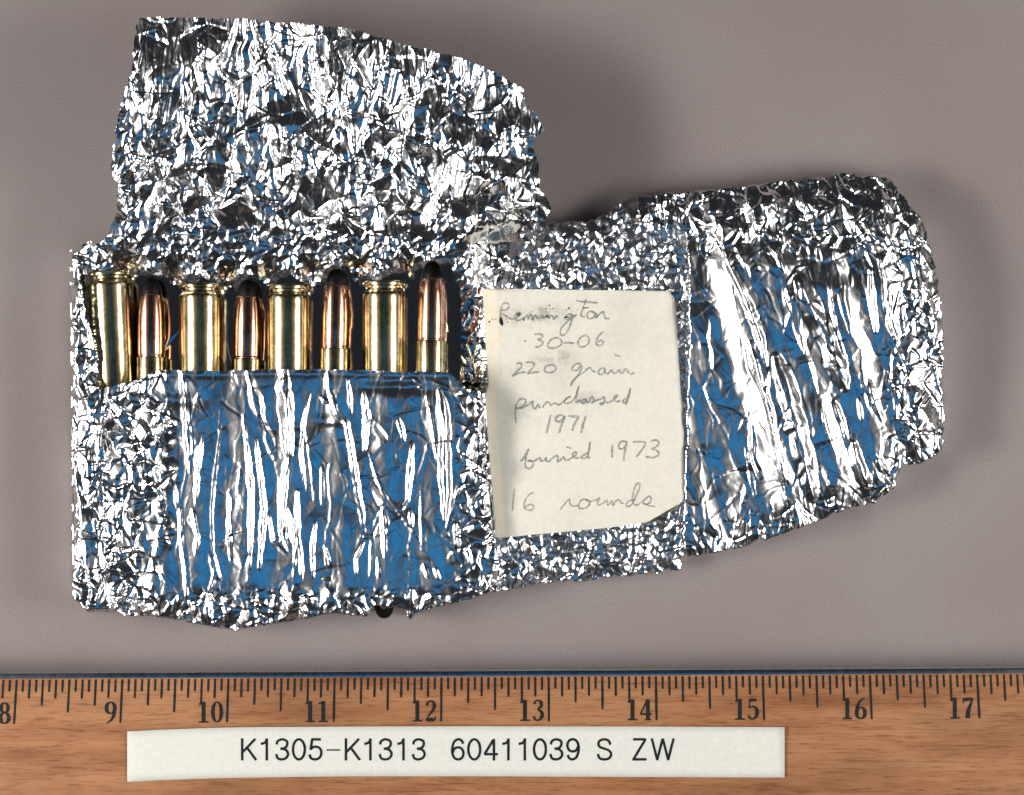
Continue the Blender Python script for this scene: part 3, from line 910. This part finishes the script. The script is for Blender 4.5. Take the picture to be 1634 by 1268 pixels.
HW = {
    "line1": (770, 460, 6.536, [
        [(207, 388), (196, 340), (186, 280), (195, 220), (205, 175), (240, 150), (272, 165), (270, 200), (235, 225), (197, 222)], [(195, 262), (240, 285), (300, 320), (335, 310)],
        [(340, 300), (370, 295), (402, 265), (380, 252), (345, 270), (335, 300), (360, 332), (400, 325), (430, 300)], [(425, 335), (450, 290), (470, 285), (475, 320), (495, 280), (515, 285), (520, 325), (545, 285), (565, 290), (572, 312), (600, 310)],
        [(600, 310), (625, 285), (630, 310), (655, 300)], [(690, 173), (702, 182)], [(655, 300), (680, 280), (690, 305), (715, 280), (738, 300), (740, 325), (765, 295), (792, 295)],
        [(940, 270), (900, 270), (860, 300), (870, 326), (905, 320), (940, 280), (925, 350), (895, 430), (850, 485), (815, 480), (815, 430), (850, 380), (920, 320), (985, 270)],
        [(1080, 110), (1055, 190), (1030, 260), (1035, 295), (1070, 290)], [(975, 128), (1060, 140), (1205, 150)], [(1140, 240), (1105, 245), (1090, 285), (1115, 316), (1160, 300), (1170, 265), (1140, 240), (1192, 266)],
        [(1190, 270), (1185, 305), (1220, 265), (1260, 245), (1270, 290), (1290, 315), (1325, 312)]]),
    "line2": (770, 460, 6.536, [
        [(430, 550), (455, 543)], [(535, 480), (590, 475), (630, 490), (610, 520), (580, 535), (620, 550), (625, 580), (590, 605), (548, 615)],
        [(760, 515), (710, 540), (680, 590), (700, 620), (760, 620), (815, 590), (825, 550), (790, 515), (745, 518)], [(845, 568), (900, 567), (955, 570)],
        [(1060, 490), (1015, 520), (995, 570), (1015, 605), (1060, 605), (1105, 570), (1110, 520), (1080, 490), (1050, 495)], [(1270, 445), (1225, 480), (1190, 530), (1185, 575), (1210, 597), (1245, 585), (1255, 555), (1230, 540), (1195, 560)]]),
    "line3": (800, 550, 6.536, [
        [(150, 205), (185, 190), (212, 205), (195, 245), (150, 290), (115, 325), (150, 310), (200, 290), (250, 285)], [(255, 185), (300, 180), (342, 195), (330, 235), (290, 280), (275, 300), (330, 290), (400, 280)],
        [(510, 210), (465, 225), (450, 265), (480, 290), (530, 285), (567, 255), (550, 215), (505, 208)],
        [(830, 200), (790, 195), (745, 230), (745, 265), (790, 265), (830, 215), (835, 250), (800, 320), (750, 380), (725, 425), (735, 390), (790, 330), (860, 285), (900, 245)],
        [(900, 245), (930, 240), (945, 265), (985, 285)], [(1075, 240), (1035, 250), (1010, 285), (1035, 312), (1070, 285), (1080, 250), (1085, 290), (1110, 305)], [(1110, 305), (1150, 265), (1165, 290), (1190, 300)], [(1180, 102), (1242, 122)],
        [(1195, 300), (1225, 260), (1245, 290), (1265, 290), (1290, 255), (1310, 255), (1325, 290), (1355, 303), (1390, 288)]]),
    "line4": (800, 610, 6.536, [
        [(155, 420), (145, 350), (150, 260), (165, 210), (205, 170), (250, 180), (245, 225), (205, 260), (165, 270), (215, 265), (290, 230)], [(290, 230), (330, 195), (328, 250), (355, 275), (380, 230), (395, 255), (408, 266)],
        [(430, 265), (450, 230), (480, 203), (500, 215), (510, 240)], [(510, 240), (560, 215), (600, 235), (650, 195), (700, 155), (722, 150), (690, 160), (660, 190), (665, 216), (700, 215), (745, 195)],
        [(745, 195), (780, 130), (810, 32), (790, 120), (775, 190), (785, 210), (810, 185), (830, 200), (840, 216)], [(880, 170), (850, 185), (845, 215), (870, 210), (885, 175), (890, 205), (910, 210)],
        [(910, 210), (940, 150), (960, 165), (965, 200), (940, 210), (985, 190), (1040, 170), (1070, 150), (1075, 190), (1060, 232), (1030, 220), (1075, 210)], [(1090, 215), (1150, 195), (1200, 150), (1205, 128), (1180, 150), (1180, 185), (1210, 200), (1245, 190)],
        [(1310, 165), (1280, 175), (1268, 205), (1300, 205), (1325, 150), (1345, 60), (1320, 150), (1298, 240)]]),
    "line5": (800, 610, 6.536, [
        [(515, 338), (495, 430), (470, 532)], [(650, 345), (600, 345), (565, 380), (580, 406), (625, 400), (660, 350), (645, 400), (620, 470), (605, 527)], [(693, 350), (750, 355), (802, 360), (780, 400), (755, 450), (740, 507)], [(882, 343), (855, 430), (830, 532)]]),
    "line6": (810, 690, 6.536, [
        [(130, 305), (170, 260), (220, 168), (195, 240), (185, 310), (185, 350), (220, 376), (260, 350), (266, 310), (235, 290), (215, 300), (280, 295), (320, 270)], [(320, 270), (345, 265), (338, 292), (375, 295), (402, 262), (400, 295), (430, 300), (460, 275)],
        [(460, 275), (490, 250), (520, 240), (525, 260), (520, 300), (545, 295)], [(545, 295), (580, 252), (590, 270), (615, 290), (650, 275)], [(613, 150), (665, 165)], [(650, 275), (700, 245), (720, 215), (700, 203), (680, 225), (690, 255), (720, 267), (745, 260)],
        [(845, 210), (800, 230), (765, 260), (800, 267), (835, 240), (860, 98), (850, 180), (840, 250), (862, 267)], [(1093, 123), (1090, 200), (1092, 262)], [(1235, 95), (1190, 92), (1158, 130), (1170, 168), (1205, 165), (1240, 120), (1242, 98), (1230, 160), (1215, 240), (1210, 297)],
        [(1308, 100), (1370, 95), (1437, 110), (1400, 180), (1338, 262)], [(1488, 95), (1540, 78), (1577, 105), (1550, 150), (1503, 170), (1560, 190), (1573, 230), (1520, 262), (1438, 250)]]),
    "line7": (800, 760, 6.285, [
        [(131, 118), (120, 240), (110, 348)], [(332, 160), (290, 175), (250, 220), (225, 280), (240, 325), (290, 338), (325, 315), (310, 285), (270, 285), (240, 310)], [(590, 332), (630, 280), (682, 228), (685, 260), (700, 290), (740, 297), (775, 285)],
        [(850, 225), (800, 240), (775, 285), (790, 322), (850, 315), (887, 270), (865, 230), (845, 235), (900, 250), (960, 230)], [(960, 230), (987, 213), (965, 260), (970, 287), (1020, 270), (1060, 238), (1065, 282), (1085, 280)],
        [(1085, 280), (1110, 243), (1120, 290), (1150, 245), (1185, 238), (1200, 265), (1230, 270)], [(1330, 240), (1290, 240), (1255, 275), (1265, 302), (1310, 280), (1345, 210), (1387, 110), (1380, 68), (1345, 90), (1325, 160), (1315, 240), (1340, 287), (1385, 275)],
        [(1385, 275), (1430, 240), (1480, 198), (1502, 220), (1490, 260), (1450, 280), (1420, 265), (1480, 292), (1542, 302)]]),
}
hr = random.Random(5)
lift_n = 0.0
for key, (ox, oy, sc, strokes) in HW.items():
    V, F = [], []
    wd = {"line5": 3.6, "line7": 2.6, "line3": 2.9}.get(key, 3.0)
    for st in strokes:
        ln = smooth_line(conv(ox, oy, sc, st), 7)
        w = [wd * (0.8 + 0.35 * abs(math.sin(i * 0.21 + len(st))) + hr.uniform(-0.15, 0.15)) for i in range(len(ln))]
        w[0] *= 0.6
        w[-1] *= 0.6
        lift_n += 0.004
        ribbon(V, F, ln, w, note_z, 0.35 + lift_n)
    mesh_obj("pencil_line", V, F, M_PENCIL, note)
# darker blots where the pencil has run, and specks of dirt on the sheet
V, F = [], []
for (ax, ay), (bx_, by_), w in [((187, 300), (207, 385), 5.0), ((182, 335), (192, 370), 3.5), ((62, 352), (78, 342), 2.6), ((100, 325), (110, 318), 2.0), ((132, 322), (140, 325), 2.0), ((655, 215), (668, 208), 2.2), ((690, 172), (700, 182), 3),
                                ((728, 212), (738, 206), 2.6), ((700, 218), (708, 212), 2), ((870, 228), (878, 224), 2.2), ((893, 212), (906, 200), 3.4), ((255, 355), (268, 350), 2), ((430, 325), (440, 338), 2.4), ((505, 240), (515, 248), 2),
                                ((478, 258), (486, 262), 1.8), ((1040, 205), (1110, 200), 1.8), ((355, 280), (395, 265), 3), ((650, 295), (690, 285), 2.6), ((850, 300), (905, 300), 2.4), ((240, 322), (250, 318), 1.6), ((985, 215), (992, 222), 1.6)]:
    ln = smooth_line(conv(770, 460, 6.536, [(ax, ay), (bx_, by_)]))
    lift_n += 0.004
    ribbon(V, F, ln, [w * (0.5 + 0.5 * math.sin(math.pi * (i + 0.5) / len(ln))) for i in range(len(ln))], note_z, 0.4 + lift_n)
mesh_obj("pencil_blots", V, F, M_INK, note)


def film(name, cx, cy, rx, ry, lift):
    V, F, A = [], [], []
    rings, seg = 6, 28
    for r in range(rings + 1):
        for s in range(seg):
            a = 2 * math.pi * s / seg
            px, py = cx + rx * r / rings * math.cos(a), cy + ry * r / rings * math.sin(a)
            V.append([float(v) for v in P(px, py, note_z(px, py) + lift)])
            A.append(max(0.0, 1 - (r / rings) ** 1.5))
    for r in range(rings):
        for s in range(seg):
            k = (s + 1) % seg
            F.append((r * seg + s, (r + 1) * seg + s, (r + 1) * seg + k, r * seg + k))
    o = mesh_obj(name, V, F, M_SMUDGE, note)
    at = o.data.attributes.new("film", 'FLOAT', 'POINT')
    at.data.foreach_set("value", np.array(A, dtype=np.float32))


for i, (cx, cy, rx, ry) in enumerate([(835, 505, 52, 20), (880, 500, 45, 22), (893, 562, 30, 13), (880, 575, 60, 14), (935, 635, 40, 13), (830, 650, 26, 22), (812, 590, 30, 10)]):
    film("graphite_smudge", cx, cy, rx, ry, 0.9 + 0.06 * i)

# ------------------------------------------------------------------ the ruler
SLANT = -9.0 / 1634.0          # the ruler lies turned a hair clockwise


def rz(px, py):
    """height (px units) of the ruler's top face"""
    q = np.asarray(py, dtype=float) - SLANT * np.asarray(px, dtype=float)
    return np.interp(q, [1083, 1088, 1165, 1185, 1300], [75.0, 76.5, 99.0, 102.0, 102.0])


ruler = empty("wooden_ruler", tuple(float(v) for v in P(817, 1180, 0)))
tag(ruler, "brown wooden inch ruler with a dark metal edge below the foil packet", "ruler")
XA, XB = -420, 2050


def extrude(name, prof, mat, parent, nseg=60):
    V, F = [], []
    xs = np.linspace(XA, XB, nseg)
    n = len(prof)
    for xx in xs:
        for q, z in prof:
            V.append([float(v) for v in P(xx, q + SLANT * xx, z)])
    for i in range(nseg - 1):
        for j in range(n):
            k = (j + 1) % n
            F.append((i * n + j, i * n + k, (i + 1) * n + k, (i + 1) * n + j))
    F.append(tuple(range(n))[::-1])
    F.append(tuple((nseg - 1) * n + j for j in range(n)))
    return mesh_obj(name, V, F, mat, parent, smooth=False)


extrude("wooden_body", [(1083.5, 0.3), (1083.0, 75.0), (1088, 76.5), (1165, 99.0), (1185, 102), (1290, 102), (1296, 99), (1297, 0.3)], M_WOOD, ruler)
extrude("metal_edge", [(1074.0, 0.3), (1073.2, 67), (1073.6, 71.5), (1074.6, 74.0), (1076.2, 75.2), (1080, 75.7), (1082.6, 75.8), (1082.6, 0.3)], M_EDGE, ruler)

inch_px = {8: 26.7, 9: 195.3, 10: 364.6, 11: 534.0, 12: 704.5, 13: 875.5, 14: 1046.5, 15: 1217.2, 16: 1388.0, 17: 1559.0}
ik, iv = np.array(list(inch_px)), np.array(list(inch_px.values()))


def inch_at(t):
    if t < 8:
        return 26.7 + (t - 8) * 168.6
    if t > 17:
        return 1559.0 + (t - 17) * 171
    return float(np.interp(t, ik, iv))


V, F = [], []
tr = random.Random(3)
for n in range(6 * 16, 20 * 16):
    t = n / 16
    xt = inch_at(t)
    q1 = 1155 if n % 16 == 0 else 1137 if n % 8 == 0 else 1126.5 if n % 4 == 0 else 1115.5 if n % 2 == 0 else 1104.5
    q1 += tr.uniform(-1, 1)
    q0 = 1084.6
    w = 3.8 if n % 16 else 3.9
    k0 = (CAM_H - 75 * S) / CAM_H
    xw = (xt - W_PX / 2) * k0                      # same world x all the way down the bevel
    b = len(V)
    m = 8
    for i in range(m + 1):
        q = q0 + (q1 - q0) * i / m
        z = float(rz(xt, q + SLANT * xt))
        kz = (CAM_H - z * S) / CAM_H
        px = xw / kz + W_PX / 2
        ww = w * (1 + tr.uniform(-0.10, 0.10))
        if i == m:
            ww *= 0.75
        for s in (-1, 1):
            V.append([float(v) for v in P(px + s * ww / 2, q + SLANT * xt, z + 0.35)])
    for i in range(m):
        F.append((b + 2 * i, b + 2 * i + 2, b + 2 * i + 3, b + 2 * i + 1))
mesh_obj("scale_marks", V, F, M_TICK, ruler, smooth=False)


def ell(cx, cy, rx, ry, w0, w1, n=25):
    return [(cx + rx * math.cos(a), cy + ry * math.sin(a), w0 + w1 * abs(math.cos(a)) ** 1.3) for a in np.linspace(0, 2 * math.pi, n)]


DIG = {
    '0': [ell(.31, .5, .21, .455, .06, .12)],
    '1': [[(.29, .02, .18), (.29, .97, .18)], [(.06, .035, .075), (.53, .035, .075)], [(.05, .86, .06), (.17, .89, .085), (.30, .955, .09)]],
    '2': [[(.12, .74, .14), (.13, .86, .11), (.28, .95, .08), (.44, .88, .13), (.475, .72, .165), (.40, .52, .13), (.22, .30, .08), (.09, .10, .07)], [(.07, .09, .15), (.30, .085, .17), (.50, .08, .12)], [(.50, .08, .08), (.545, .26, .05)]],
    '3': [[(.11, .78, .13), (.15, .90, .09), (.28, .955, .07), (.43, .87, .14), (.44, .68, .15), (.25, .535, .06)], [(.25, .53, .06), (.45, .43, .14), (.49, .25, .175), (.40, .09, .11), (.25, .035, .07), (.12, .10, .09), (.09, .22, .14)]],
    '4': [[(.40, .02, .17), (.40, .97, .17)], [(.38, .97, .07), (.05, .31, .075)], [(.02, .29, .09), (.59, .29, .09)], [(.25, .035, .06), (.57, .035, .06)]],
    '5': [[(.12, .91, .16), (.47, .92, .13)], [(.125, .95, .065), (.105, .54, .065)], [(.11, .55, .06), (.28, .62, .085), (.45, .52, .14), (.495, .31, .18), (.40, .10, .11), (.24, .035, .07), (.11, .10, .10), (.09, .20, .14)]],
    '6': [ell(.31, .29, .205, .255, .065, .115), [(.115, .30, .15), (.14, .58, .15), (.28, .84, .10), (.49, .985, .05)]],
    '7': [[(.07, .89, .15), (.30, .895, .16), (.53, .93, .10)], [(.07, .93, .06), (.065, .70, .06)], [(.53, .93, .07), (.40, .62, .13), (.30, .32, .19), (.285, .02, .21)]],
    '8': [ell(.31, .745, .175, .215, .065, .105), ell(.31, .27, .21, .24, .065, .12)],
}
DIG['9'] = [[(.62 - a, 1 - b, w) for a, b, w in st] for st in DIG['6']]
for n in range(7, 19):
    txt = str(n)
    V, F = [], []
    bot = 1156 + SLANT * inch_at(n)
    hgt = 34.5
    right = inch_at(n) - 6.5 + (inch_at(n) - 817) / 817 * 3
    wdt = 21.0
    for k, ch in enumerate(txt):
        left = right - wdt * (len(txt) - k)
        for si, st in enumerate(DIG[ch]):
            line = smooth_line([(a, b) for a, b, w in st], 6)
            ws = smooth_line([(w, 0) for a, b, w in st], 6)[:, 0]
            px = left + 1 + line[:, 0] * hgt * 0.94
            py = bot - 1 - line[:, 1] * hgt
            ribbon(V, F, np.stack([px, py], 1), ws * hgt * 1.05, rz, 0.40 + 0.03 * si)
    mesh_obj("numeral", V, F, M_TICK, ruler, smooth=False)

# ------------------------------------------------------------------ the paper strip stuck on the ruler
strip_poly_top = [(203, 1167), (260, 1164), (330, 1161.5), (400, 1160), (560, 1159), (760, 1158.5), (1000, 1159), (1252, 1160)]
strip_poly_bot = [(203.5, 1247.5), (260, 1244.5), (330, 1242), (400, 1240.5), (560, 1238.5), (760, 1238.5), (1000, 1239.5), (1252, 1240.5)]
lab_o = empty("identification_label", tuple(float(v) for v in P(728, 1200, 104)))
tag(lab_o, "long white paper strip with black typed numbers stuck along the ruler", "label")
V, F = [], []
tx = np.linspace(0, 1, 80)
txs = 203 + tx * 1049
ty = np.interp(txs, [p[0] for p in strip_poly_top], [p[1] for p in strip_poly_top])
by2 = np.interp(txs, [p[0] for p in strip_poly_bot], [p[1] for p in strip_poly_bot])


def strip_z(px, py):
    return 104.5 + 0.6 * np.sin(np.asarray(px) / 160.0) + 0 * np.asarray(py)


nr = 7
for i in range(80):
    for j in range(nr):
        yy = ty[i] + (by2[i] - ty[i]) * j / (nr - 1)
        V.append([float(v) for v in P(txs[i], yy, strip_z(txs[i], yy))])
for i in range(79):
    for j in range(nr - 1):
        a = i * nr + j
        F.append((a, a + 1, a + nr + 1, a + nr))
so = mesh_obj("paper_strip", V, F, M_STICK, lab_o)
md = so.modifiers.new("thickness", 'SOLIDIFY')
md.thickness = 0.00016
md.offset = -1.0
GL = {
    'K': [[(.0, -.055), (.0, 1.055)], [(.60, 1.03), (.02, .36)], [(.21, .60), (.64, -.04)]],
    '1': [[(.36, -.055), (.36, 1.05)], [(.36, 1.0), (.30, .86), (.20, .80), (.08, .775)]],
    '3': [[(.05, .74), (.10, .91), (.29, 1.0), (.50, .92), (.53, .73), (.42, .57), (.22, .535)], [(.22, .535), (.46, .48), (.57, .28), (.49, .08), (.29, .0), (.10, .06), (.03, .27)]],
    '0': [[(.305 + .27 * math.cos(a), .5 + .5 * math.sin(a)) for a in np.linspace(0, 2 * math.pi, 17)]],
    '5': [[(.55, 1.0), (.12, 1.0)], [(.155, 1.04), (.08, .47)], [(.08, .50), (.18, .60), (.32, .635), (.50, .55), (.57, .33), (.49, .09), (.29, .0), (.10, .06), (.03, .25)]],
    '6': [[(.55, .78), (.46, .95), (.31, 1.0), (.14, .88), (.055, .60), (.055, .30), (.15, .07), (.315, .0), (.48, .07), (.56, .30), (.48, .53), (.315, .60), (.15, .53), (.06, .32)]],
    '4': [[(.45, -.055), (.45, 1.02)], [(.43, .99), (.03, .27)], [(.0, .26), (.63, .26)]],
    'S': [[(.60, .73), (.52, .93), (.32, 1.0), (.12, .93), (.055, .76), (.14, .61), (.34, .53), (.55, .43), (.635, .25), (.54, .06), (.33, .0), (.11, .06), (.03, .28)]],
    'Z': [[(.03, 1.0), (.62, 1.0)], [(.60, 1.0), (.05, .0)], [(.0, .0), (.65, .0)]],
    'W': [[(.0, 1.05), (.255, -.04)], [(.245, -.04), (.50, 1.04)], [(.50, 1.04), (.755, -.04)], [(.745, -.04), (1.0, 1.05)]],
    '-': [[(.0, .47), (.62, .47)]],
}
GL['9'] = [[(.615 - a, 1 - b) for a, b in st] for st in GL['6']]
for txt, xa, adv in (("K1305", 386.5, 26.6), ("-", 521, 20), ("K1313", 552, 26.4), ("60411039", 720, 26.2), ("S", 953, 26), ("ZW", 1009, 31)):
    V, F = [], []
    for k, ch in enumerate(txt):
        for si, st in enumerate(GL[ch]):
            line = smooth_line(st, 6)
            px = xa + k * adv + line[:, 0] * 35.0
            py = 1211.5 - line[:, 1] * 32.0
            ribbon(V, F, np.stack([px, py], 1), np.full(len(line), 2.2 if ch == '-' else 4.1), strip_z, 0.35 + 0.03 * si)
    mesh_obj("lettering", V, F, M_INK, lab_o, smooth=False)
